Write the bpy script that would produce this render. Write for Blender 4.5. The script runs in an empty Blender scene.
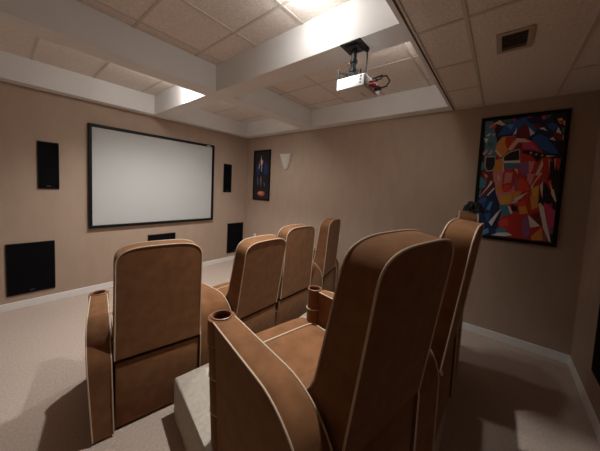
import bpy, bmesh, math, random
from mathutils import Vector, Matrix
random.seed(4)
sc = bpy.context.scene
COL = sc.collection
RAD = math.radians

# ------------------------------------------------------------------ materials
def mat(name, col, rough=0.8, metal=0.0, spec=0.3, noise=None, bump=None, sheen=0.0, emit=None):
    m = bpy.data.materials.new(name); m.use_nodes = True
    nt = m.node_tree; b = nt.nodes['Principled BSDF']
    b.inputs['Base Color'].default_value = (*col, 1)
    b.inputs['Roughness'].default_value = rough
    b.inputs['Metallic'].default_value = metal
    b.inputs['Specular IOR Level'].default_value = spec
    if sheen:
        b.inputs['Sheen Weight'].default_value = sheen
        b.inputs['Sheen Roughness'].default_value = 0.45; b.inputs['Sheen Tint'].default_value = (1.0, 0.74, 0.52, 1)
    if emit:
        b.inputs['Emission Color'].default_value = (*emit[0], 1)
        b.inputs['Emission Strength'].default_value = emit[1]
    tc = nt.nodes.new('ShaderNodeTexCoord')
    if noise:                                   # (scale xyz, detail, colour factor low, high)
        mp = nt.nodes.new('ShaderNodeMapping'); mp.inputs['Scale'].default_value = noise[0]
        nz = nt.nodes.new('ShaderNodeTexNoise'); nz.inputs['Scale'].default_value = 1.0
        nz.inputs['Detail'].default_value = noise[1]
        rp = nt.nodes.new('ShaderNodeValToRGB')
        lo, hi = noise[2], noise[3]
        rp.color_ramp.elements[0].position = 0.3; rp.color_ramp.elements[1].position = 0.7
        rp.color_ramp.elements[0].color = (*[c*lo for c in col], 1)
        rp.color_ramp.elements[1].color = (*[c*hi for c in col], 1)
        nt.links.new(tc.outputs['Object'], mp.inputs['Vector'])
        nt.links.new(mp.outputs['Vector'], nz.inputs['Vector'])
        nt.links.new(nz.outputs['Fac'], rp.inputs['Fac'])
        nt.links.new(rp.outputs['Color'], b.inputs['Base Color'])
    if bump:                                    # (scale xyz, strength, distance)
        mp2 = nt.nodes.new('ShaderNodeMapping'); mp2.inputs['Scale'].default_value = bump[0]
        n2 = nt.nodes.new('ShaderNodeTexNoise'); n2.inputs['Scale'].default_value = 1.0
        n2.inputs['Detail'].default_value = 4
        bp = nt.nodes.new('ShaderNodeBump'); bp.inputs['Strength'].default_value = bump[1]
        bp.inputs['Distance'].default_value = bump[2]
        nt.links.new(tc.outputs['Object'], mp2.inputs['Vector'])
        nt.links.new(mp2.outputs['Vector'], n2.inputs['Vector'])
        nt.links.new(n2.outputs['Fac'], bp.inputs['Height'])
        nt.links.new(bp.outputs['Normal'], b.inputs['Normal'])
    return m

M = {}
M['wall'] = mat('woven_wallpaper', (0.440, 0.329, 0.252), 0.9, spec=0.15, noise=((9, 9, 3), 6, 0.96, 1.04),
                bump=((160, 160, 40), 0.25, 0.002))
M['carpet'] = mat('beige_carpet', (0.56, 0.45, 0.38), 1.0, spec=0.05, noise=((70, 70, 70), 8, 0.84, 1.13),
                  bump=((220, 220, 220), 0.8, 0.006))
M['lit_riser_carpet'] = mat('lit_riser_carpet', (0.56, 0.50, 0.42), 1.0, spec=0.05, noise=((40, 40, 40), 8, 0.86, 1.1),
                        bump=((240, 240, 240), 0.8, 0.006))  # paler than the floor carpet: lamplight on the platform put into its colour
M['paint'] = mat('beam_paint', (0.78, 0.765, 0.75), 0.55, spec=0.35, noise=((2, 2, 2), 3, 0.97, 1.03))
M['tile'] = mat('acoustic_tile', (0.82, 0.745, 0.68), 0.95, spec=0.1, noise=((55, 55, 55), 8, 0.86, 1.08),
                bump=((120, 120, 120), 0.5, 0.004))
M['grid'] = mat('ceiling_grid_metal', (0.62, 0.55, 0.49), 0.5, spec=0.3)
M['gap'] = mat('shadow_gap', (0.09, 0.07, 0.055), 0.9)
M['base'] = mat('baseboard_paint', (0.82, 0.80, 0.78), 0.45, spec=0.4)
M['suede'] = mat('tan_suede', (0.212, 0.097, 0.043), 0.85, spec=0.08, noise=((13, 13, 13), 7, 0.82, 1.15),
                 bump=((90, 90, 90), 0.15, 0.002), sheen=0.22)
M['piping'] = mat('cream_piping', (0.60, 0.47, 0.34), 0.6, spec=0.3)
M['cup'] = mat('dark_brown_leather', (0.085, 0.028, 0.016), 0.4, spec=0.45)
M['cuprim'] = mat('brown_leather_rim', (0.24, 0.10, 0.045), 0.4, spec=0.5)
M['black'] = mat('black_frame', (0.006, 0.006, 0.006), 0.5, spec=0.2)
M['grille'] = mat('speaker_grille', (0.004, 0.004, 0.005), 0.85, spec=0.08, bump=((600, 600, 600), 0.6, 0.001))
M['badge'] = mat('grey_badge', (0.16, 0.16, 0.18), 0.5, metal=0.4)
M['screen'] = mat('screen_fabric', (0.50, 0.505, 0.49), 0.9, spec=0.1)
M['bronze'] = mat('matte_black_metal', (0.018, 0.018, 0.02), 0.4, spec=0.5)
M['projw'] = mat('projector_white', (0.72, 0.72, 0.72), 0.4, spec=0.4)
M['lens'] = mat('lens_glass', (0.01, 0.01, 0.015), 0.08, spec=0.8)
M['redc'] = mat('red_cable', (0.45, 0.03, 0.02), 0.5)
M['mark'] = mat('grey_print', (0.10, 0.10, 0.11), 0.6)
M['markr'] = mat('faint_red_print', (0.42, 0.26, 0.22), 0.6)
M['sconce'] = mat('plaster_sconce', (0.60, 0.55, 0.49), 0.6)
M['plastic'] = mat('white_plastic', (0.75, 0.72, 0.68), 0.4)
M['vent'] = mat('vent_beige', (0.46, 0.38, 0.31), 0.55)
M['ventd'] = mat('vent_dark', (0.11, 0.085, 0.065), 0.8)
M['cloth'] = mat('black_cloth', (0.012, 0.011, 0.013), 0.9, noise=((60, 60, 60), 4, 0.5, 1.8), bump=((120, 120, 120), 0.6, 0.004))
M['bulb'] = mat('lamp_glass', (0.9, 0.9, 0.9), 0.4, emit=((1.0, 0.93, 0.84), 6.0))
M['trimring'] = mat('white_lamp_trim', (0.75, 0.74, 0.72), 0.4)
PAL = dict(red=(0.36, 0.03, 0.025), scarlet=(0.50, 0.05, 0.03), orange=(0.62, 0.20, 0.05), gold=(0.52, 0.30, 0.05),
           blue=(0.02, 0.075, 0.24), lightblue=(0.06, 0.19, 0.42), teal=(0.05, 0.16, 0.22), white=(0.62, 0.58, 0.53),
           grey=(0.33, 0.32, 0.31), slate=(0.11, 0.11, 0.16), purple=(0.20, 0.075, 0.17), magenta=(0.40, 0.05, 0.12),
           maroon=(0.12, 0.018, 0.025), black=(0.014, 0.012, 0.015), navy=(0.014, 0.022, 0.06), beige=(0.50, 0.38, 0.29),
           deepblue=(0.018, 0.03, 0.12), rust=(0.30, 0.09, 0.04), rose=(0.48, 0.19, 0.18), green=(0.05, 0.11, 0.055))
PM = {k: mat('ink_' + k, tuple(min(.8, c * 1.6) for c in v), 0.35, spec=0.35) for k, v in PAL.items()}

# ------------------------------------------------------------------ mesh helpers
def link(name, bm, mats, parent=None, smooth=False, recalc=True):
    if recalc: bmesh.ops.recalc_face_normals(bm, faces=bm.faces)
    me = bpy.data.meshes.new(name); bm.to_mesh(me); bm.free()
    for mm in (mats if isinstance(mats, (list, tuple)) else [mats]): me.materials.append(mm)
    if smooth:
        for f in me.polygons: f.use_smooth = True
        me.set_sharp_from_angle(angle=RAD(38))
    o = bpy.data.objects.new(name, me); COL.objects.link(o)
    if parent: o.parent = parent
    return o
def thing(name, label, cat, loc=(0, 0, 0), rz=0, group=None):
    o = bpy.data.objects.new(name, None); COL.objects.link(o); o.empty_display_size = 0.1
    o.location = loc; o.rotation_euler = (0, 0, rz)
    return tag(o, label, cat, group)
def tag(o, label, cat, group=None):
    o['label'] = label; o['category'] = cat
    if group: o['group'] = group
    return o
def struct(name, bm, m):
    o = link(name, bm, m); o['kind'] = 'structure'; return o
def box(bm, a, b, bev=0.0, seg=2, mi=0):
    c = [(a[i] + b[i]) / 2 for i in range(3)]; s = [abs(b[i] - a[i]) for i in range(3)]
    r = bmesh.ops.create_cube(bm, size=1, matrix=Matrix.Translation(c) @ Matrix.Diagonal((*s, 1)))
    vs = r['verts']
    fs = set(f for v in vs for f in v.link_faces)
    for f in fs: f.material_index = mi
    if bev:
        es = list(set(e for v in vs for e in v.link_edges))
        r2 = bmesh.ops.bevel(bm, geom=es, offset=bev, segments=seg, affect='EDGES', profile=0.5)
        for f in r2['faces']: f.material_index = mi
def tube(bm, pts, r, n=8, closed=False, mi=0):
    pts = [Vector(p) for p in pts]; N = len(pts); rings = []
    up = None
    for i in range(N):
        if closed: t = pts[(i + 1) % N] - pts[i - 1]
        else: t = pts[min(i + 1, N - 1)] - pts[max(i - 1, 0)]
        t.normalize()
        if up is None:
            up = Vector((0, 0, 1)) if abs(t.z) < 0.9 else Vector((1, 0, 0))
        s = t.cross(up)
        if s.length < 1e-4: s = t.cross(Vector((0, 1, 0)))
        s.normalize(); up = s.cross(t).normalized()
        rings.append([bm.verts.new(pts[i] + (s * math.cos(a) + up * math.sin(a)) * r)
                      for a in [2 * math.pi * k / n for k in range(n)]])
    for i in range(N if closed else N - 1):
        A, B = rings[i], rings[(i + 1) % N]
        for k in range(n):
            f = bm.faces.new((A[k], A[(k + 1) % n], B[(k + 1) % n], B[k])); f.material_index = mi
    if not closed:
        bm.faces.new(rings[0]).material_index = mi; bm.faces.new(rings[-1]).material_index = mi
def lathe(bm, prof, c=(0, 0, 0), n=28, axis='z', mi=0, cap=True):
    rings = []
    for r, h in prof:
        ring = []
        for k in range(n):
            a = 2 * math.pi * k / n; u, v = r * math.cos(a), r * math.sin(a)
            q = {'z': (u, v, h), 'y': (u, h, v), 'x': (h, u, v)}[axis]
            ring.append(bm.verts.new((c[0] + q[0], c[1] + q[1], c[2] + q[2])))
        rings.append(ring)
    for A, B in zip(rings[:-1], rings[1:]):
        for k in range(n):
            bm.faces.new((A[k], A[(k + 1) % n], B[(k + 1) % n], B[k])).material_index = mi
    if cap:
        bm.faces.new(rings[0]).material_index = mi; bm.faces.new(rings[-1]).material_index = mi
def nb(): return bmesh.new()

# ------------------------------------------------------------------ camera
YAW, PIT, ROL = 0.8901516930, -0.0651598541, 0.0469451722
CAMH = 1.70824634
F = Vector((math.sin(YAW) * math.cos(PIT), math.cos(YAW) * math.cos(PIT), math.sin(PIT)))
R0 = Vector((math.cos(YAW), -math.sin(YAW), 0)); U0 = R0.cross(F)
R = R0 * math.cos(ROL) + U0 * math.sin(ROL); U = -R0 * math.sin(ROL) + U0 * math.cos(ROL)
cd = bpy.data.cameras.new('camera'); cam = bpy.data.objects.new('camera', cd); COL.objects.link(cam)
cam.matrix_world = Matrix(((R.x, U.x, -F.x, 0), (R.y, U.y, -F.y, 0), (R.z, U.z, -F.z, CAMH), (0, 0, 0, 1)))
cd.sensor_width = 36; cd.sensor_fit = 'HORIZONTAL'; cd.lens = 36 * 248.883 / 600
cd.shift_y = -20.314 / 600; cd.clip_start = 0.02
sc.camera = cam

# ------------------------------------------------------------------ room shell
XL, XR, YF, YB, H, T = -1.30, 3.78578, 4.71794, -0.68150, 2.82, 3.12
b = nb(); box(b, (XL - .1, YB - .1, -.1), (XR + .1, YF + .1, 0)); struct('floor', b, M['carpet'])
b = nb(); box(b, (XL - .1, YF, 0), (XR + .1, YF + .1, H + .4)); struct('wall_front', b, M['wall'])
b = nb(); box(b, (XR, YB - .1, 0), (XR + .1, YF, H + .4)); struct('wall_right', b, M['wall'])
b = nb(); box(b, (XL - .1, YB - .1, 0), (XR, YB, H + .4)); struct('wall_back', b, M['wall'])
b = nb(); box(b, (XL - .1, YB, 0), (XL, YF, H + .4)); struct('wall_left', b, M['wall'])
BH = 0.10
def bboard(name, a, c): 
    b = nb(); box(b, a, c, 0.006, 2); struct(name, b, M['base'])
bboard('baseboard_front', (XL, YF - .016, 0), (XR - .016, YF, BH))
bboard('baseboard_right', (XR - .016, YB, 0), (XR, YF, BH))
bboard('baseboard_back', (XL, YB, 0), (XR - .016, YB + .016, BH))
bboard('baseboard_left', (XL, YB + .016, 0), (XL + .016, YF - .016, BH))

YE = 0.61                                                  # rear edge of the raised coffers
BX0, BX1 = 1.70, 1.94                                      # beam running to the screen wall
AY0, AY1 = 2.75, 2.98                                      # beam running across
SX, SY, SL = 3.60, 4.55, XL + 0.19
# low tiled ceiling at the back, raised tiled coffers in front
b = nb(); box(b, (XL, YB, H), (XR, YE - .03, T + .1)); o = struct('ceiling', b, M['tile'])
b = nb(); box(b, (XL, YE - .03, T), (XR, YF, T + .1)); struct('ceiling', b, M['tile'])
k = 1
def trim(a, c, m='paint'):
    global k
    b = nb(); box(b, a, c); struct('trim_%d' % k, b, M[m]); k += 1
trim((SL, AY0, H), (SX, AY1, T))                            # cross beam
trim((BX0, YE, H), (BX1, AY0, T))                           # long beam, back half
trim((BX0, AY1, H), (BX1, SY, T))                           # long beam, front half
trim((XL, SY, H), (XR, YF, T))                              # soffit along the screen wall
trim((SX, YE, H), (XR, SY, T))                              # soffit along the right wall
trim((XL, YE, H), (SL, SY, T))                              # soffit along the left wall
trim((XL, YE - .03, H - .004), (XR, YE, T))                 # edge board of the low ceiling
trim((XL, YE - .040, H - .006), (XR, YE - .030, H), 'gap')  # dark shadow gap beside it
trim((XL, YE - .060, H - .006), (XR, YE - .046, H), 'grid')
trim((XL, YB, H - .006), (XR, YB + .02, H), 'grid')
trim((XR - .022, YB + .02, H - .006), (XR, YE - .06, H), 'grid')

def grid_bars(xs, ys, x0, x1, y0, y1, z):
    global k
    b = nb(); w = .011
    for x in xs: box(b, (x - w, y0, z - .005), (x + w, y1, z + .003))
    for y in ys: box(b, (x0, y - w, z - .0052), (x1, y + w, z + .003))
    struct('trim_%d' % k, b, M['grid']); k += 1
st = 0.605
grid_bars([1.88 + st * i for i in range(-5, 4)], [0.262], XL, XR, .262, YE - .06, H)
grid_bars([1.88 + 2 * st * i for i in (-2, -1, 0)], [-0.36], XL, XR, -.36, .262, H)
grid_bars([1.88 + 2 * st * i for i in (-2, -1, 0, 1)], [], XL, XR, YB, -.36, H)
grid_bars([0.845 + .59 * i for i in range(-3, 2)], [2.61, 2.03, 1.44, .85], SL, BX0, YE, AY0, T)
grid_bars([2.17, 2.77, 3.37], [2.61, 2.03, 1.44, .84], BX1, SX, YE, AY0, T)
grid_bars([0.32 + .595 * i for i in range(-2, 3)], [3.2], SL, BX0, AY1, SY, T)
grid_bars([2.17, 2.77, 3.37], [3.2], BX1, SX, AY1, SY, T)

# ------------------------------------------------------------------ lamps (recessed in the coffers)
def downlight(x, y, label, spill, beam, cone=150, soft=.03):
    t = thing('recessed_downlight', label, 'ceiling light', (x, y, T), group='recessed downlights in the coffers')
    b = nb(); lathe(b, [(.055, 0), (.058, -.012), (.078, -.010), (.082, 0)], n=32, cap=False); link('trim_ring', b, M['trimring'], t, True)
    b = nb(); lathe(b, [(.001, -.034), (.024, -.031), (.040, -.020), (.046, -.001), (.046, 0)], n=28); link('bulb', b, M['bulb'], t, True)
    # the bulb throws a strong downward beam and a weaker spill all round
    for kind, pw in (('POINT', spill), ('SPOT', beam)):
        ld = bpy.data.lights.new('downlight_' + kind.lower(), kind); ld.energy = pw; ld.color = (1.0, 0.985, 0.96)
        ld.shadow_soft_size = soft
        if kind == 'SPOT': ld.spot_size = RAD(cone); ld.spot_blend = 1.0
        lo = bpy.data.objects.new('downlight_' + kind.lower(), ld); COL.objects.link(lo); lo.location = (x, y, T - .075)
downlight(1.40, 1.18, 'recessed downlight in the rear left coffer, behind the cross beam', 7, 195, 95)
downlight(1.42, 3.32, 'recessed downlight in the front left coffer, left of the long beam', 9, 185, 132)
downlight(2.40, 3.30, 'recessed downlight in the front right coffer, right of the long beam', 3, 80, 160, .10)
downlight(2.14, 0.70, 'recessed downlight in the rear right coffer, beside the low tiled ceiling', 4.5, 26, 165, .05)


ART = [
    ('teal', [(0.004,0.331),(0.051,0.562),(0.004,0.992),(0.112,0.996),(0.212,0.772),(0.154,0.335)]),
    ('red', [(0.198,0.773),(0.496,0.853),(0.808,0.744),(0.914,0.626),(0.848,0.431),(0.689,0.217),(0.349,0.248),(0.236,0.427)]),
    ('red', [(0.28,0.2),(0.682,0.277),(0.957,0.31),(0.975,0.007),(0.25,0.004)]),
    ('rose', [(0.182,0.586),(0.42,0.548),(0.55,0.299),(0.276,0.264)]),
    ('maroon', [(0.017,0.651),(0.161,0.69),(0.207,0.427),(0.034,0.285)]),
    ('navy', [(0.004,0.285),(0.207,0.427),(0.35,0.23),(0.295,0.004),(0.016,0.011)]),
    ('navy', [(0.198,0.976),(0.476,0.996),(0.856,0.975),(0.987,0.662),(0.816,0.683),(0.621,0.83),(0.235,0.837)]),
    ('slate', [(0.006,0.996),(0.102,0.996),(0.068,0.971),(0.021,0.954)]),
    ('rose', [(0.058,0.944),(0.127,0.973),(0.163,0.964),(0.082,0.935)]),
    ('red', [(0.106,0.934),(0.146,0.962),(0.17,0.943),(0.131,0.918)]),
    ('beige', [(0.127,0.973),(0.207,0.996),(0.29,0.951),(0.245,0.947)]),
    ('green', [(0.241,0.994),(0.374,0.993),(0.354,0.969),(0.277,0.962)]),
    ('magenta', [(0.352,0.992),(0.427,0.996),(0.397,0.972)]),
    ('white', [(0.025,0.869),(0.096,0.896),(0.074,0.865)]),
    ('rose', [(0.097,0.882),(0.168,0.885),(0.146,0.861)]),
    ('blue', [(0.193,0.866),(0.289,0.954),(0.52,0.996),(0.555,0.996),(0.558,0.972),(0.447,0.897),(0.341,0.87)]),
    ('lightblue', [(0.289,0.954),(0.399,0.952),(0.36,0.903)]),
    ('maroon', [(0.448,0.89),(0.535,0.961),(0.56,0.953),(0.571,0.843),(0.496,0.834)]),
    ('white', [(0.396,0.86),(0.44,0.917),(0.439,0.871)]),
    ('blue', [(0.531,0.993),(0.598,0.943),(0.692,0.899),(0.658,0.857),(0.581,0.913),(0.536,0.948)]),
    ('white', [(0.585,0.916),(0.667,0.862),(0.614,0.844)]),
    ('maroon', [(0.537,0.935),(0.586,0.906),(0.609,0.841),(0.549,0.825)]),
    ('maroon', [(0.618,0.942),(0.718,0.928),(0.76,0.9),(0.662,0.901)]),
    ('white', [(0.707,0.898),(0.765,0.903),(0.807,0.872)]),
    ('blue', [(0.796,0.922),(0.859,0.935),(0.927,0.906),(0.878,0.867),(0.818,0.896)]),
    ('white', [(0.928,0.897),(0.906,0.859),(0.973,0.839)]),
    ('white', [(0.986,0.811),(0.996,0.84),(0.996,0.785)]),
    ('green', [(0.965,0.891),(0.996,0.886),(0.996,0.84),(0.97,0.855)]),
    ('blue', [(0.641,0.826),(0.717,0.853),(0.808,0.828),(0.84,0.795),(0.643,0.806)]),
    ('beige', [(0.839,0.808),(0.883,0.824),(0.916,0.791)]),
    ('maroon', [(0.868,0.868),(0.991,0.835),(0.98,0.787),(0.924,0.797)]),
    ('orange', [(0.902,0.955),(0.946,0.964),(0.996,0.924),(0.943,0.916)]),
    ('red', [(0.922,0.942),(0.975,0.943),(0.972,0.905)]),
    ('beige', [(0.972,0.932),(0.993,0.942),(0.996,0.904),(0.996,0.894)]),
    ('magenta', [(0.72,0.989),(0.767,0.996),(0.78,0.966),(0.748,0.962)]),
    ('magenta', [(0.551,0.996),(0.611,0.996),(0.593,0.985)]),
    ('white', [(0.91,0.961),(0.965,0.955),(0.957,0.947)]),
    ('green', [(0.776,0.996),(0.85,0.996),(0.79,0.965)]),
    ('orange', [(0.177,0.752),(0.208,0.813),(0.263,0.851),(0.43,0.855),(0.413,0.802),(0.352,0.73),(0.287,0.684),(0.264,0.684)]),
    ('red', [(0.309,0.849),(0.451,0.853),(0.371,0.77),(0.34,0.744),(0.301,0.808)]),
    ('beige', [(0.351,0.744),(0.413,0.796),(0.453,0.833),(0.574,0.82),(0.577,0.794),(0.478,0.799),(0.396,0.735)]),
    ('maroon', [(0.428,0.747),(0.479,0.785),(0.577,0.794),(0.583,0.734),(0.505,0.737)]),
    ('beige', [(0.172,0.738),(0.201,0.743),(0.287,0.687),(0.252,0.681)]),
    ('grey', [(0.046,0.692),(0.193,0.69),(0.205,0.618),(0.173,0.565),(0.087,0.56),(0.048,0.61)]),
    ('black', [(0.062,0.684),(0.186,0.683),(0.195,0.622),(0.168,0.573),(0.093,0.568),(0.061,0.61)]),
    ('grey', [(0.293,0.683),(0.372,0.724),(0.499,0.743),(0.526,0.635),(0.302,0.641)]),
    ('black', [(0.308,0.681),(0.378,0.717),(0.493,0.736),(0.513,0.654),(0.315,0.647)]),
    ('teal', [(0.314,0.635),(0.494,0.63),(0.487,0.586),(0.341,0.581)]),
    ('white', [(0.307,0.649),(0.52,0.64),(0.526,0.63),(0.314,0.632)]),
    ('orange', [(0.201,0.658),(0.288,0.669),(0.31,0.532),(0.191,0.533)]),
    ('white', [(0.287,0.689),(0.304,0.641),(0.339,0.532),(0.315,0.532),(0.296,0.641)]),
    ('purple', [(0.494,0.629),(0.593,0.64),(0.602,0.55),(0.522,0.565)]),
    ('red', [(0.342,0.568),(0.443,0.581),(0.481,0.53),(0.345,0.531)]),
    ('magenta', [(0.353,0.579),(0.432,0.581),(0.389,0.557)]),
    ('beige', [(0.455,0.581),(0.499,0.58),(0.514,0.537)]),
    ('rose', [(0.004,0.716),(0.055,0.757),(0.081,0.741),(0.033,0.7)]),
    ('rose', [(0.083,0.709),(0.135,0.753),(0.148,0.735),(0.12,0.7)]),
    ('teal', [(0.004,0.642),(0.043,0.633),(0.052,0.58),(0.004,0.574)]),
    ('white', [(0.004,0.853),(0.075,0.841),(0.04,0.808)]),
    ('green', [(0.076,0.82),(0.15,0.795),(0.14,0.767),(0.066,0.785)]),
    ('blue', [(0.638,0.823),(0.748,0.81),(0.867,0.778),(0.962,0.699),(0.898,0.695),(0.758,0.733),(0.682,0.788)]),
    ('beige', [(0.524,0.823),(0.64,0.797),(0.527,0.79)]),
    ('magenta', [(0.527,0.796),(0.641,0.79),(0.729,0.728),(0.532,0.743)]),
    ('black', [(0.533,0.729),(0.637,0.731),(0.771,0.706),(0.937,0.684),(0.902,0.666),(0.786,0.667),(0.731,0.629),(0.653,0.685),(0.535,0.709)]),
    ('beige', [(0.625,0.709),(0.654,0.719),(0.654,0.696)]),
    ('beige', [(0.693,0.693),(0.724,0.703),(0.709,0.684)]),
    ('white', [(0.764,0.684),(0.794,0.692),(0.777,0.675)]),
    ('beige', [(0.823,0.683),(0.933,0.676),(0.834,0.67)]),
    ('red', [(0.536,0.702),(0.642,0.692),(0.698,0.65),(0.542,0.641)]),
    ('beige', [(0.787,0.654),(0.803,0.607),(0.763,0.527),(0.722,0.528)]),
    ('red', [(0.806,0.66),(0.856,0.652),(0.863,0.526),(0.811,0.547)]),
    ('rose', [(0.856,0.652),(0.875,0.651),(0.878,0.56)]),
    ('black', [(0.877,0.638),(0.916,0.63),(0.916,0.559),(0.887,0.56)]),
    ('rose', [(0.917,0.656),(0.941,0.655),(0.945,0.559)]),
    ('red', [(0.94,0.662),(0.996,0.653),(0.982,0.558),(0.948,0.604)]),
    ('beige', [(0.996,0.666),(0.996,0.64),(0.996,0.602)]),
    ('purple', [(0.543,0.634),(0.627,0.639),(0.649,0.528),(0.553,0.529)]),
    ('rose', [(0.627,0.639),(0.699,0.637),(0.686,0.576),(0.649,0.529)]),
    ('teal', [(0.004,0.517),(0.103,0.478),(0.081,0.417),(0.004,0.416)]),
    ('rose', [(0.049,0.547),(0.113,0.523),(0.09,0.493)]),
    ('rose', [(0.173,0.56),(0.304,0.558),(0.311,0.463),(0.203,0.463)]),
    ('orange', [(0.236,0.433),(0.313,0.437),(0.311,0.381),(0.257,0.38)]),
    ('beige', [(0.247,0.529),(0.277,0.522),(0.286,0.485),(0.25,0.485)]),
    ('red', [(0.316,0.558),(0.464,0.556),(0.483,0.47),(0.443,0.412),(0.353,0.381),(0.32,0.426)]),
    ('rose', [(0.345,0.55),(0.442,0.549),(0.438,0.47),(0.335,0.455)]),
    ('scarlet', [(0.336,0.441),(0.428,0.448),(0.422,0.39),(0.353,0.381)]),
    ('gold', [(0.319,0.358),(0.458,0.368),(0.453,0.301),(0.361,0.283),(0.305,0.305)]),
    ('orange', [(0.434,0.382),(0.591,0.413),(0.56,0.362),(0.472,0.339)]),
    ('white', [(0.465,0.294),(0.54,0.34),(0.595,0.37),(0.598,0.349),(0.521,0.307)]),
    ('white', [(0.004,0.32),(0.119,0.425),(0.165,0.485),(0.185,0.463),(0.132,0.417),(0.004,0.321)]),
    ('white', [(0.123,0.355),(0.218,0.425),(0.225,0.41),(0.136,0.347)]),
    ('blue', [(0.004,0.304),(0.123,0.347),(0.114,0.292),(0.004,0.248)]),
    ('blue', [(0.004,0.247),(0.114,0.284),(0.079,0.21),(0.004,0.207)]),
    ('lightblue', [(0.13,0.229),(0.177,0.294),(0.214,0.303),(0.181,0.223)]),
    ('teal', [(0.313,0.274),(0.42,0.278),(0.436,0.224),(0.318,0.22)]),
    ('white', [(0.42,0.278),(0.482,0.234),(0.448,0.225)]),
    ('black', [(0.466,0.286),(0.547,0.267),(0.551,0.229),(0.482,0.234)]),
    ('purple', [(0.477,0.513),(0.524,0.484),(0.529,0.427),(0.486,0.412)]),
    ('scarlet', [(0.532,0.513),(0.622,0.477),(0.683,0.407),(0.511,0.391)]),
    ('rose', [(0.626,0.54),(0.72,0.538),(0.679,0.442),(0.632,0.484)]),
    ('red', [(0.813,0.517),(0.807,0.483),(0.721,0.435),(0.728,0.47)]),
    ('beige', [(0.68,0.428),(0.735,0.497),(0.789,0.551),(0.805,0.544),(0.728,0.47),(0.702,0.421)]),
    ('gold', [(0.692,0.421),(0.781,0.449),(0.782,0.359),(0.742,0.344),(0.708,0.372)]),
    ('orange', [(0.687,0.365),(0.792,0.359),(0.792,0.274),(0.722,0.25)]),
    ('white', [(0.493,0.339),(0.663,0.393),(0.518,0.31)]),
    ('white', [(0.792,0.443),(0.822,0.483),(0.835,0.346)]),
    ('black', [(0.823,0.477),(0.849,0.47),(0.91,0.382),(0.865,0.347),(0.839,0.353)]),
    ('red', [(0.846,0.49),(0.924,0.49),(0.905,0.416)]),
    ('orange', [(0.886,0.49),(0.931,0.443),(0.927,0.396)]),
    ('beige', [(0.923,0.43),(0.954,0.416),(0.996,0.33),(0.987,0.319),(0.929,0.382)]),
    ('magenta', [(0.858,0.319),(0.996,0.254),(0.878,0.241)]),
    ('scarlet', [(0.542,0.296),(0.638,0.328),(0.668,0.248),(0.604,0.231)]),
    ('lightblue', [(0.084,0.03),(0.186,0.069),(0.201,0.029),(0.139,0.004),(0.072,0.004)]),
    ('blue', [(0.115,0.187),(0.203,0.199),(0.194,0.143),(0.157,0.116)]),
    ('blue', [(0.004,0.239),(0.074,0.218),(0.05,0.168),(0.004,0.182)]),
    ('white', [(0.183,0.118),(0.278,0.202),(0.341,0.243),(0.229,0.088)]),
    ('teal', [(0.359,0.252),(0.418,0.254),(0.457,0.202),(0.341,0.166)]),
    ('scarlet', [(0.308,0.124),(0.413,0.169),(0.449,0.163),(0.466,0.102),(0.36,0.088)]),
    ('teal', [(0.288,0.059),(0.347,0.087),(0.433,0.076),(0.424,0.044),(0.303,0.028)]),
    ('white', [(0.235,0.007),(0.327,0.037),(0.459,0.046),(0.52,0.027),(0.414,0.011)]),
    ('red', [(0.446,0.194),(0.586,0.207),(0.604,0.025),(0.496,0.033),(0.456,0.086)]),
    ('white', [(0.422,0.269),(0.445,0.27),(0.497,0.211),(0.469,0.202)]),
    ('orange', [(0.558,0.273),(0.657,0.276),(0.685,0.219),(0.587,0.207)]),
    ('purple', [(0.624,0.179),(0.687,0.197),(0.735,0.057),(0.686,0.008),(0.637,0.051)]),
    ('maroon', [(0.707,0.212),(0.81,0.238),(0.88,0.13),(0.844,0.127)]),
    ('white', [(0.686,0.208),(0.73,0.106),(0.844,0.127)]),
    ('magenta', [(0.871,0.283),(0.996,0.253),(0.996,0.12),(0.94,0.1)]),
    ('orange', [(0.749,0.036),(0.866,0.118),(0.894,0.016),(0.764,0.004)]),
    ('purple', [(0.89,0.09),(0.94,0.02),(0.9,0.009)]),
    ('slate', [(0.95,0.101),(0.996,0.112),(0.996,0.077),(0.975,0.066)]),
    ('white', [(0.804,0.281),(0.86,0.283),(0.911,0.164),(0.988,0.004),(0.961,0.014),(0.882,0.111)]),
    ('beige', [(0.792,0.295),(0.816,0.313),(0.86,0.283),(0.804,0.281)]),
]

# ------------------------------------------------------------------ carpeted seating platform
RZ = 0.312
pl = [(.795, 1.735), (1.06, 1.700), (1.36, 1.590), (2.05, 1.590), (2.62, 1.700), (2.74, 1.10), (2.905, .315), (2.20, .215), (1.96, .200),
      (1.40, .196), (1.20, .228), (.515, .318), (.675, 1.10)]
b = nb()
lo_ = [b.verts.new((x, y, 0)) for x, y in pl]; hi_ = [b.verts.new((x, y, RZ)) for x, y in pl]
b.faces.new(lo_); top = b.faces.new(hi_)
for i in range(len(pl)):
    j = (i + 1) % len(pl); b.faces.new((lo_[i], lo_[j], hi_[j], hi_[i]))
bmesh.ops.bevel(b, geom=list(top.edges), offset=.022, segments=4, affect='EDGES', profile=.5)
tag(link('seating_platform', b, M['lit_riser_carpet'], smooth=True),
    'low carpeted platform that the back row of seats stands on', 'platform')

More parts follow.
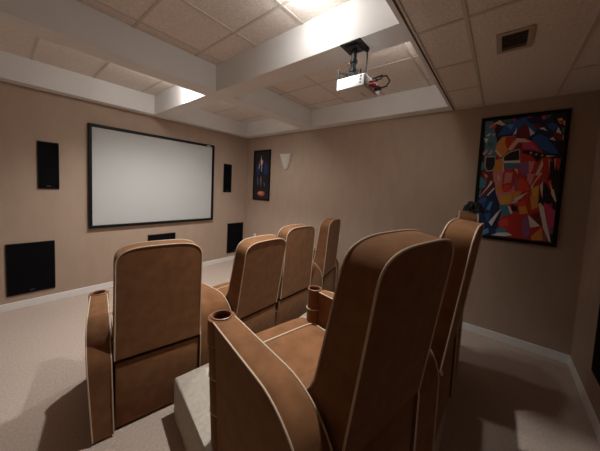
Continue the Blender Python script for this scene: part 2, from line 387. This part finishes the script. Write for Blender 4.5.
# ------------------------------------------------------------------ theatre seats
ZP, ZB, ZT, L, HA, WI, WA = 0.480, 0.510, 1.272, 0.735, 0.722, 0.269, 0.118
RC = 0.25                                                  # radius of the arm's rounded back end
def sstep(x): x = min(1, max(0, x)); return x * x * (3 - 2 * x)
def y_rear(z): return -.004
def y_front(z):
    h = z - ZB
    if h < .24: return .150 + .150 * ((.24 - h) / .24) ** 1.7
    return .150 - .032 * (h - .24) / (ZT - ZB - .24)
def hw(z):
    w = .268 - .004 * sstep((z - .5) / .6); zc = ZT - .15
    if z <= zc: return w
    q = min(1, (z - zc) / (ZT - zc)); return w * (1 - q ** 3.6) ** (1 / 3.6) if q < 1 else 0.02
rows = [ZB + (ZT - .15 - ZB) * i / 14 for i in range(15)] + [ZT - .15 + .15 * math.sin(math.pi / 2 * i / 16) for i in range(1, 16)] + [ZT]
ME = {}
def backrest_bm():
    b = nb(); K = 12; G = []
    for z in rows:
        h = hw(z); yr, yf = y_rear(z), y_front(z)
        edge = min(1, (ZT - z) / .1)
        line = []
        for kx in range(K + 1):                            # front face, left to right
            u = -1 + 2 * kx / K; line.append((u * h, yf + .035 * edge * (1 - u ** 4), z))
        for ky in (1, 2, 3):                               # right side
            s = ky / 4; line.append((h + .006 * math.sin(math.pi * s), yf + (yr - yf) * s, z))
        for kx in range(K + 1):                            # rear face, right to left
            u = 1 - 2 * kx / K; line.append((u * h, yr, z))
        for ky in (1, 2, 3):
            s = 1 - ky / 4; line.append((-h - .006 * math.sin(math.pi * s), yf + (yr - yf) * s, z))
        G.append([b.verts.new(p) for p in line])
    n = len(G[0])
    for A, B in zip(G[:-1], G[1:]):
        for i in range(n): b.faces.new((A[i], A[(i + 1) % n], B[(i + 1) % n], B[i]))
    b.faces.new(G[0]); b.faces.new(G[-1])
    bmesh.ops.translate(b, verts=b.verts, vec=(0, 0, -ZB)); return b
def back_piping_bm(rear):
    b = nb(); f = (lambda z: y_rear(z) - .001) if rear else (lambda z: y_front(z) + .001)
    right = [(hw(z) + .001, f(z), z + .001) for z in rows]
    pts = right + [(-x, y, z) for x, y, z in reversed(right)]
    tube(b, pts, .0044, 8)
    bmesh.ops.translate(b, verts=b.verts, vec=(0, 0, -ZB)); return b
def seat_bm():
    b = nb(); W = WI - .004
    prof = [(.16, .36), (.16, .500), (.40, .512), (.58, .518), (.682, .516), (.690, .507), (.698, .516), (.75, .524), (.795, .515),
            (.822, .490), (.830, .455), (.826, .36)]
    K = 10; G = []
    for kx in range(K + 1):
        u = -1 + 2 * kx / K; c = .012 * (1 - u ** 6)
        G.append([b.verts.new((u * W, y, z + (c - .008 if z > .44 else 0))) for y, z in prof])
    for A, B in zip(G[:-1], G[1:]):
        for i in range(len(prof)):
            j = (i + 1) % len(prof); b.faces.new((A[i], A[j], B[j], B[i]))
    b.faces.new(G[0]); b.faces.new(G[-1]); return b
def seat_piping_bm():
    b = nb(); W = WI - .006
    tube(b, [(-W + 2 * W * i / 10, .690, .513 + .008 * (1 - (2 * i / 10 - 1) ** 6)) for i in range(11)], .0055)
    for s in (-1, 1):
        tube(b, [(s * (W + .001), .34, .505), (s * (W + .001), .58, .512), (s * (W + .001), .69, .510), (s * (W + .001), .79, .508), (s * (W + .001), .822, .484)], .005)
    return b
def base_bm():
    b = nb(); box(b, (-WI + .003, .040, .03), (WI - .003, .76, .355)); return b
def panel_bm():
    b = nb(); box(b, (-WI, .012, .022), (WI, .038, ZP), .006, 2); return b
def foot_bm():
    b = nb(); box(b, (-WI + .004, .762, .05), (WI - .004, .822, .352), .012, 3); return b
def plinth_bm():
    b = nb(); box(b, (-WI + .03, .05, 0), (WI - .03, .74, .03)); return b
def get(name, fn):
    if name not in ME:
        o = fn(); ME[name] = o
    return ME[name]
def arm(parent, LP, RP, mirror=False, flare=(.018, -.018), back=-.022, post_dx=0, post_dr=0):
    """armrest between two side lines given in the seat's own plan, rear end at s=0 and cup end at s=L;
    flare: how far each side leans sideways between the floor and the top"""
    s_ = -1 if mirror else 1
    def P(k, s, z=HA):
        p = Vector(LP[0]).lerp(Vector(LP[1]), s / L).lerp(Vector(RP[0]).lerp(Vector(RP[1]), s / L), k)
        p.x += (flare[0] * (1 - k) + flare[1] * k) * z / HA
        return p
    path = [(back, .02), (back, .15), (back, .30)] + [(RC - (RC - back) * math.cos(a), HA - RC + RC * math.sin(a)) for a in [math.pi / 2 * i / 12 for i in range(13)]]
    path += [(RC + .08 * i, HA) for i in range(1, 6)]
    def front(z):
        fl, fr = P(0, L, z), P(1, L, z); return fl, fr, (fr - fl).length / 2 + .007 + post_dr, (fl + fr) / 2 + Vector((post_dx, 0))
    K = 12; G = []
    fdir = ((Vector(LP[1]) - Vector(LP[0])).normalized() + (Vector(RP[1]) - Vector(RP[0])).normalized()).normalized()
    b = nb()
    for kx in range(K + 1):
        kk = kx / K; line = []
        for s, z in path:
            p = P(kk, s, z); crown = .010 * (1 - (2 * kk - 1) ** 4) * sstep((z - .3) / .3)
            line.append(b.verts.new((s_ * p.x, p.y, z + crown * (1 if s > .02 else 0))))
        for z in (HA, .02):
            fl, fr, r, ctr = front(z)
            off = (2 * kk - 1) * (r - .007 - post_dr) - post_dx
            e = fl.lerp(fr, kk) - fdir * math.sqrt(max(0, (r * 1.01) ** 2 - off ** 2))
            line.append(b.verts.new((s_ * e.x, e.y, z + (.006 * (1 - (2 * kk - 1) ** 4) if z > .1 else 0))))
        G.append(line)
    for A, B in zip(G[:-1], G[1:]):
        for i in range(len(A)):
            j = (i + 1) % len(A); b.faces.new((A[i], A[j], B[j], B[i]))
    b.faces.new(G[0]); b.faces.new(G[-1])
    o = link('armrest', b, M['suede'], parent, True)
    for kk in (0, 1):                                      # piping along each edge
        b = nb(); pts = []; sg = -1 if kk == 0 else 1
        for s, z in path:
            p = P(kk, s, z); pts.append((s_ * (p.x + sg * .001), p.y - (.002 if s == back else 0), z + .001))
        q = .024
        pts += [(s_ * (P(kk, L, z).x + sg * .001), P(kk, L, z).y - q + dy, z) for z, dy in ((HA, -.01), (HA - .012, .0), (.5, 0), (.25, 0), (.03, 0))]
        tube(b, pts, .0042); link('piping', b, M['piping'], o, True)
    fl, fr, r, ctr = front(HA)
    def cen(z): c_ = front(z); return (s_ * c_[3].x, c_[3].y, c_[2])
    def post(bm, prof, n=30, mi=0, cap=True):              # rings that follow the lean of the arm
        rings = []
        for f, z in prof:
            x, y, rz_ = cen(z); rings.append([bm.verts.new((x + rz_ * f * math.cos(2 * math.pi * i / n), y + rz_ * f * math.sin(2 * math.pi * i / n), z)) for i in range(n)])
        for A, B in zip(rings[:-1], rings[1:]):
            for i in range(n): bm.faces.new((A[i], A[(i + 1) % n], B[(i + 1) % n], B[i])).material_index = mi
        if cap: bm.faces.new(rings[0]); bm.faces.new(rings[-1])
    b = nb(); post(b, [(.97, .02), (1, .03), (1, .220), (.97, .226), (1, .232), (1, .415), (.97, .421), (1, .427), (1, .592), (.97, .600)])
    link('front_post', b, M['suede'], o, True)
    for z in (.226, .421, .602):
        x, y, rz_ = cen(z); b = nb()
        tube(b, [(x + (rz_ + .0005) * math.cos(2 * math.pi * i / 28), y + (rz_ + .0005) * math.sin(2 * math.pi * i / 28), z) for i in range(28)], .0034, 6, True)
        link('band', b, M['piping'], o, True)
    rr = min(r, .054); c = (s_ * ctr.x, ctr.y, 0)
    b = nb(); prof = [(r * .985, .602), (r * .99, .68), (r * .985, HA + .002)]
    if r > rr + .005: prof += [(rr + .004, HA + .006)]
    lathe(b, prof + [(rr * 1.02, HA + .006)], c, mi=2, cap=False)
    lathe(b, [(rr * 1.02, HA + .006), (rr * 1.0, HA + .012), (rr * .90, HA + .014), (rr * .82, HA + .010), (rr * .80, HA - .004)], c, mi=1, cap=False)
    lathe(b, [(rr * .80, HA - .004), (rr * .74, .64), (.001, .638)], c, mi=0, cap=False)
    bmesh.ops.remove_doubles(b, verts=b.verts, dist=1e-5)
    link('cup_holder', b, [M['cup'], M['cuprim'], M['suede']], o, True)
    return o
def seat(loc, ang, tilt, hs, label, group, arms):
    t = thing('theatre_seat', label, 'theatre seat', loc, -RAD(ang), group)
    def part(name, key, fn, m, parent, smooth=True):
        if key in ME:
            o = ME[key].copy(); COL.objects.link(o); o.parent = parent; return o
        o = link(name, fn(), m, parent, smooth); ME[key] = o; return o
    br = part('backrest', 'backrest', backrest_bm, M['suede'], t)
    br.location = (0, .002, ZB); br.rotation_euler = (RAD(tilt), 0, 0); br.scale = (hs[0], 1, hs[1])
    part('piping', 'bp1', lambda: back_piping_bm(True), M['piping'], br)
    part('piping', 'bp2', lambda: back_piping_bm(False), M['piping'], br)
    se = part('seat', 'seat', seat_bm, M['suede'], t)
    part('piping', 'sp', seat_piping_bm, M['piping'], se)
    part('rear_panel', 'panel', panel_bm, M['suede'], t)
    part('seat_base', 'base', base_bm, M['suede'], t)
    part('footrest', 'foot', foot_bm, M['suede'], t)
    part('plinth', 'plinth', plinth_bm, M['black'], t)
    for a in arms: arm(t, *a)
    if 'edge on' in label:                                 # small pull tab at the lower corner of the backrest
        b = nb(); box(b, (-WI - .004, -.016, ZB - .012), (-WI + .012, -.004, ZB + .010), .003, 2)
        link('pull_tab', b, M['piping'], t)['label'] = 'small pale pull tab'
    return t
def to_local(loc, ang, x, y):
    a = RAD(ang); dx, dy = x - loc[0], y - loc[1]
    return (dx * math.cos(a) - dy * math.sin(a), dx * math.sin(a) + dy * math.cos(a))
def row(left, right, inner, z, labels, group):
    """seats in a shallow arc: outer seats toed in, wedge shaped arms filling the corners"""
    g = .011
    outer = ((WI + g, 0), (WI + g, L)), ((WI + g + .106, 0), (WI + g + .090, L))
    def w_edge(seat_, sx, s):                              # a point on a seat's own side line, in the room
        a = RAD(seat_[2]); lx = sx * (WI + g)
        return (seat_[0] + lx * math.cos(a) + s * math.sin(a), seat_[1] - lx * math.sin(a) + s * math.cos(a))
    def wedge(me, nb_, mirror):
        sx = -1 if mirror else 1
        loc = (me[0], me[1]); ln = [to_local(loc, me[2], *w_edge(nb_, -sx, s)) for s in (0, L)]
        return (((WI + g, 0), (WI + g, L)), tuple((sx * x, y) for x, y in ln), mirror, (.006, -.006), 0, -.018 if z > 0 else 0, .013 if z > 0 else 0)
    seat((left[0], left[1], z), left[2], left[3], left[4], labels[0], group, [(*outer, True, (.016, .036), -.022, 0, .008), wedge(left, inner[0], False)])
    for q, lb in zip(inner, labels[1:-1]): seat((q[0], q[1], z), q[2], q[3], q[4], lb, group, [])
    seat((right[0], right[1], z), right[2], right[3], right[4], labels[-1], group, [(*outer, False, (.016, .036), -.022, 0, .008), wedge(right, inner[-1], True)])
row((.750, 1.854, 11.8, 2.5, (1.02, 1.0)), (3.105, 1.900, -13.0, 4.0, (1, 1.025)), ((1.594, 1.760, -.5, 9.5, (.965, .95)), (2.196, 1.775, -.5, 3.5, (.985, 1.015))), 0,
    ['tan suede theatre seat at the left end of the front row, beside the aisle',
     'tan suede theatre seat in the front row, second from its left end',
     'tan suede theatre seat in the front row, third from its left end',
     'tan suede theatre seat at the far right end of the front row, angled inwards'],
    'front row of theatre seats')
row((.929, .282, 11.2, 8.0, (1, .965)), (2.56, .205, -6.5, 3.5, (1, .985)), ((1.664, .172, 1.2, 7.0, (1, .977)),), RZ,
    ['largest nearest tan suede theatre seat on the platform, left end of the back row',
     'tan suede theatre seat seen edge on, middle of the back row',
     'mostly hidden tan suede theatre seat under a black cloth, right end of back row'],
    'back row of theatre seats')

# black cloth lying on the last backrest
b = nb(); bmesh.ops.create_icosphere(b, subdivisions=4, radius=1)
for v in b.verts:
    n = v.co.copy()
    w = 1 + .16 * math.sin(7 * n.x + 2) * math.cos(6 * n.y + 1) + .12 * math.sin(13 * n.x - 5 * n.z) + .07 * math.cos(19 * n.y + 8 * n.x)
    v.co = Vector((n.x * .14 * w, n.y * .065 * w, max(-.002, n.z * .055 * w + .016 + .012 * math.sin(3 * n.x))))
o = link('cloth', b, M['cloth'], smooth=True); o.location = (2.63, .205-.02, RZ+ZT+.002); o.rotation_euler = (0, 0, RAD(10.5))
tag(o, 'crumpled black cloth lying on top of the furthest backrest in the back row', 'cloth')

# ------------------------------------------------------------------ screen wall
def flat_panel(bm, x0, x1, z0, z1, y, d, fr, mi_f=0):
    """rectangular frame on the screen wall, its back on y"""
    box(bm, (x0, y - d, z1 - fr), (x1, y, z1), .004, 2); box(bm, (x0, y - d, z0), (x1, y, z0 + fr), .004, 2)
    box(bm, (x0, y - d, z0 + fr), (x0 + fr, y, z1 - fr), .004, 2); box(bm, (x1 - fr, y - d, z0 + fr), (x1, y, z1 - fr), .004, 2)
t = thing('projection_screen', 'large pale projection screen in a black frame on the front wall', 'projection screen', (1.89, YF, 0))
def rel(bm, ox, oy, oz): bmesh.ops.translate(bm, verts=bm.verts, vec=(-ox, -oy, -oz)); return bm
b = nb(); flat_panel(b, .875, 2.895, .975, 2.515, YF, .045, .040); link('frame', rel(b, 1.89, YF, 0), M['black'], t)
b = nb(); box(b, (.918, YF - .022, 1.018), (2.852, YF - .002, 2.472)); link('screen_fabric', rel(b, 1.89, YF, 0), M['screen'], t)
b = nb(); box(b, (2.725, YF - .0475, 2.478), (2.80, YF - .0445, 2.494), .001, 1); link('badge', rel(b, 1.89, YF, 0), M['plastic'], t)
def wall_speaker(name, label, x0, x1, z0, z1, y, group=None, sgn=1, badge=True, cat='wall speaker'):
    cx = (x0 + x1) / 2
    t = thing(name, label, cat, (cx, y, z0), 0 if sgn > 0 else math.pi, group)
    w, h = (x1 - x0) / 2, z1 - z0
    b = nb(); flat_panel(b, -w, w, 0, h, 0, .014, .012); link('frame', b, M['black'], t)
    b = nb(); box(b, (-w + .012, -.011, .012), (w - .012, -.001, h - .012), .003, 2); link('grille', b, M['grille'], t)
    if badge:
        b = nb(); bw = min(.020, w * .2)
        box(b, (-bw, -.0125, .036), (-bw * .2, -.0105, .044)); box(b, (-bw * .05, -.0125, .036), (bw, -.0105, .044))
        link('badge', b, M['badge'], t)
    return t
wall_speaker('wall_subwoofer', 'square black wall subwoofer low on the front wall, left of the screen', .075, .515, .185, .85, YF, 'front wall subwoofers')
wall_speaker('wall_subwoofer', 'square black wall subwoofer low on the front wall, right of the screen near the corner', 3.28, 3.71, .185, .86, YF, 'front wall subwoofers')
wall_speaker('wall_speaker', 'tall narrow black wall speaker on the front wall, left of the screen', .365, .570, 1.55, 2.17, YF, 'front wall speakers')
wall_speaker('wall_speaker', 'tall narrow black wall speaker on the front wall, right of the screen', 3.145, 3.350, 1.56, 2.175, YF, 'front wall speakers')
wall_speaker('wall_speaker', 'low wide black centre speaker under the projection screen', 1.67, 2.14, .57, .785, YF, 'front wall speakers', badge=False)
wall_speaker('wall_subwoofer', 'black wall speaker on the back wall at the right edge of the photo', 2.60, 3.048, .345, 1.01, YB, sgn=-1, badge=False)

# ------------------------------------------------------------------ right wall
def framed(name, label, y0, y1, z0, z1, fr, d, art, bg, cat):
    """picture on the right wall; local x runs from its left edge (far) to its right edge (near)"""
    W_, H_ = y0 - y1, z1 - z0
    t = thing(name, label, cat, (XR, y0, z0), -math.pi / 2)
    b = nb(); flat_panel(b, 0, W_, 0, H_, 0, d, fr); link('frame', b, M['black'], t)
    names = sorted(set(a[0] for a in art) | {bg}); b = nb()
    iw, ih = W_ - 2 * fr, H_ - 2 * fr
    y = -d * .45
    f0 = [b.verts.new(v) for v in ((fr, y, fr), (fr + iw, y, fr), (fr + iw, y, fr + ih), (fr, y, fr + ih))]
    b.faces.new(f0).material_index = names.index(bg)
    bk = [b.verts.new((v.co.x, -.002, v.co.z)) for v in f0]
    for i in range(4): b.faces.new((f0[i], f0[(i + 1) % 4], bk[(i + 1) % 4], bk[i])).material_index = names.index(bg)
    for i, (c, pts) in enumerate(art):
        yy = y - .0004 - .00005 * i
        a = 0
        for q in range(len(pts)):
            u0, v0 = pts[q]; u1, v1 = pts[(q + 1) % len(pts)]; a += u0 * v1 - u1 * v0
        if a < 0: pts = pts[::-1]
        vs = [b.verts.new((fr + u * iw, yy, fr + v * ih)) for u, v in pts]
        b.faces.new(vs).material_index = names.index(c)
    link('print', b, [PM[n] for n in names], t, recalc=False)
    return t
framed('framed_picture', 'large framed cubist portrait in sunglasses, many colours, on the right wall', .268, -.482, 1.218, 2.665, .034, .03, ART, 'black', 'picture')
def ell(cx, cy, rx, ry, n=18): return [(cx + rx * math.cos(2 * math.pi * i / n), cy + ry * math.sin(2 * math.pi * i / n)) for i in range(n)]
SMALL = [('navy', ell(.50, .66, .40, .17)), ('deepblue', ell(.30, .62, .13, .11)), ('deepblue', ell(.76, .63, .12, .12)), ('black', [(.36, .74), (.64, .74), (.68, .50), (.60, .22), (.40, .22), (.34, .5)]),
         ('grey', [(.40, .80), (.44, .93), (.49, .80)]), ('red', [(.33, .80), (.40, .82), (.47, .78), (.40, .76)]), ('red', [(.50, .78), (.60, .82), (.57, .76)]),
         ('beige', [(.42, .79), (.48, .84), (.55, .79), (.52, .71), (.44, .71)]), ('grey', [(.28, .66), (.36, .78), (.38, .72), (.32, .62)]),
         ('grey', [(.46, .70), (.52, .69), (.51, .58), (.47, .58)]), ('slate', [(.20, .5), (.27, .42), (.30, .26), (.24, .33)]),
         ('slate', [(.66, .36), (.74, .32), (.70, .26)]), ('slate', [(.40, .44), (.46, .50), (.52, .40), (.47, .24)]),
         ('rust', ell(.50, .115, .25, .055)), ('rose', ell(.45, .125, .14, .025))]
framed('framed_picture', 'small dark framed poster with a blue shape and an orange patch, near the front corner', 4.47, 3.925, 1.415, 2.525, .03, .022, SMALL, 'black', 'picture')

# plaster wall sconce: half cone, open at the top
t = thing('wall_sconce', 'small white flared plaster wall sconce beside the dark poster', 'wall light', (XR, 3.475, 2.10))
b = nb(); n = 16; G = []
for r, z in ((.045, .0), (.075, .05), (.115, .15), (.160, .27), (.168, .295), (.158, .296), (.150, .27), (.105, .15), (.06, .05)):
    G.append([b.verts.new((-abs(r * .62 * math.sin(math.pi * i / n)) - .001, r * math.cos(math.pi * i / n), z)) for i in range(n + 1)])
for A, B in zip(G[:-1], G[1:]):
    for i in range(n): b.faces.new((A[i], A[i + 1], B[i + 1], B[i]))
b.faces.new(G[0]); link('shade', b, M['sconce'], t, True)
b = nb(); box(b, (-.012, -.05, .03), (0, .05, .22), .003, 2); link('back_plate', b, M['sconce'], t)
t = thing('wall_outlet', 'tiny white outlet plate on the right wall near the front corner', 'outlet', (XR, 4.36, .52))
b = nb(); box(b, (-.008, -.035, 0), (0, .035, .115), .003, 2); link('cover_plate', b, M['plastic'], t)
for z in (.03, .075):
    b = nb()
    for y in (-.01, .01): box(b, (-.009, y - .002, z), (-.0075, y + .002, z + .012))
    link('socket', b, M['mark'], t)

# ------------------------------------------------------------------ projector
t = thing('projector', 'white projector hanging from a black ceiling mount under the beam', 'projector', (1.775, .97, H))
O = (1.775, .97, H)
b = nb(); box(b, (-.085, -.085, -.010), (.085, .085, 0), .004, 2); box(b, (-.05, -.05, -.022), (.05, .05, -.010), .004, 2)
mnt = link('ceiling_plate', b, M['bronze'], t)
b = nb(); lathe(b, [(.021, -.205), (.021, -.02)], (0, 0, 0), 18); lathe(b, [(.028, -.125), (.028, -.105)], (0, 0, 0), 18); lathe(b, [(.026, -.20), (.032, -.195), (.032, -.175), (.026, -.17)], (0, 0, 0), 18)
link('pole', b, M['bronze'], t, True)
b = nb(); lathe(b, [(.055, -.232), (.058, -.226), (.040, -.205), (.022, -.195)], (0, -.0, 0), 20)
for sx, sy in ((-.125, .05), (-.10, -.11), (.10, .05), (.09, -.11)):
    tube(b, [(0, 0, -.222), (sx * .6, sy * .6, -.228), (sx, sy, -.238), (sx, sy, -.284)], .008, 6)
tube(b, [(-.125, .05, -.215), (-.125, .05, -.284)], .007, 6)
link('mount_spider', b, M['bronze'], t, True)
pz0, pz1, px0, px1, py0, py1 = -.372, -.284, -.135, .130, -.165, .060
b = nb(); box(b, (px0, py0, pz0), (px1, py1, pz1), .010, 3); body = link('body', b, M['projw'], t, True)
b = nb(); lathe(b, [(.040, .058), (.040, .082), (.034, .084), (.032, .070), (.001, .068)], (-.06, 0, -.315), 24, 'y'); link('lens', b, [M['lens']], body, True)
b = nb()
for i in range(3): box(b, (px0 - .0012, -.140 + i * .001, -.305 - i * .022), (px0 + .001, -.128 + i * .001, -.294 - i * .022))
box(b, (px0 - .0012, -.118, -.304), (px0 + .001, -.112, -.296))
link('print_marks', b, M['mark'], body)
b = nb()
for i in range(3): box(b, (-.02 + i * .03, -.095, pz0 - .001), (.0 + i * .03, -.080, pz0 + .001))
link('label_print', b, M['markr'], body)
b = nb()
for i in range(7): box(b, (px1 - .001, -.13 + i * .024, -.345), (px1 + .0015, -.118 + i * .024, -.285))
link('vent_slots', b, M['mark'], body)
# cables at the rear of the projector
for pa, pb in (((-.03, py0 - .035, -.345), (-.008, py0, -.325)), ((.03, py0 - .045, -.352), (.062, py0, -.330)), ((.0, py0 - .03, -.30), (.02, py0, -.285))):
    b = nb(); box(b, pa, pb, .003); link('plug', b, M['bronze'], body)
for px_, pz_ in ((-.05, -.32), (-.05, -.345), (.01, -.335)):
    b = nb(); lathe(b, [(.008, py0 - .042), (.008, py0)], (px_, 0, pz_), 10, 'y'); link('plug', b, M['redc'], body, True)['label'] = 'red plug at the rear'
b = nb()
tube(b, [(.045, py0 - .04, -.341), (.05, py0 - .085, -.335), (.055, py0 - .105, -.300), (.045, py0 - .085, -.262), (.03, py0 - .03, -.262), (.012, -.12, -.280)], .0065, 8)
tube(b, [(.01, py0 - .025, -.293), (.02, py0 - .06, -.285), (.03, py0 - .06, -.255), (.02, -.13, -.281)], .005, 8)
link('cable', b, M['bronze'], t, True)
b = nb(); tube(b, [(.02, -.10, -.280), (.055, -.085, -.15), (.062, -.078, -.05), (.058, -.072, -.008)], .0055, 8)
link('power_cord', b, M['bronze'], t, True)
b = nb(); lathe(b, [(.016, -.03), (.016, -.008)], (.062, -.075, 0), 12); link('cord_clip', b, M['bronze'], t, True)

# ------------------------------------------------------------------ air vent in the low ceiling
t = thing('ceiling_vent', 'small beige air vent grille set in the low tiled ceiling', 'vent', (2.33, .02, H))
b = nb()
w, d, fr = .145, .10, .032
box(b, (-w, -d, -.010), (w, -d + fr, 0), .003); box(b, (-w, d - fr, -.010), (w, d, 0), .003)
box(b, (-w, -d + fr, -.010), (-w + fr, d - fr, 0), .003); box(b, (w - fr, -d + fr, -.010), (w, d - fr, 0), .003)
link('frame', b, M['vent'], t)
b = nb(); box(b, (-w + fr, -d + fr, -.002), (w - fr, d - fr, 0)); link('duct_shadow', b, M['ventd'], t)
for i in range(5):
    b = nb(); box(b, (-.0012, -d + fr, -.007), (.0012, d - fr, .007)); o = link('louvre', b, M['ventd'], t)
    o.location = (-w + fr + .018 + i * .036, 0, -.008); o.rotation_euler = (0, RAD(48), 0)

# ------------------------------------------------------------------ render look
w = bpy.data.worlds.new('world'); sc.world = w; w.use_nodes = True
w.node_tree.nodes['Background'].inputs['Color'].default_value = (0.05, 0.045, 0.04, 1)
vs = sc.view_settings; vs.view_transform = 'Standard'; vs.look = 'None'; vs.gamma = 1.0; vs.use_curve_mapping = False
vs.exposure = -0.08
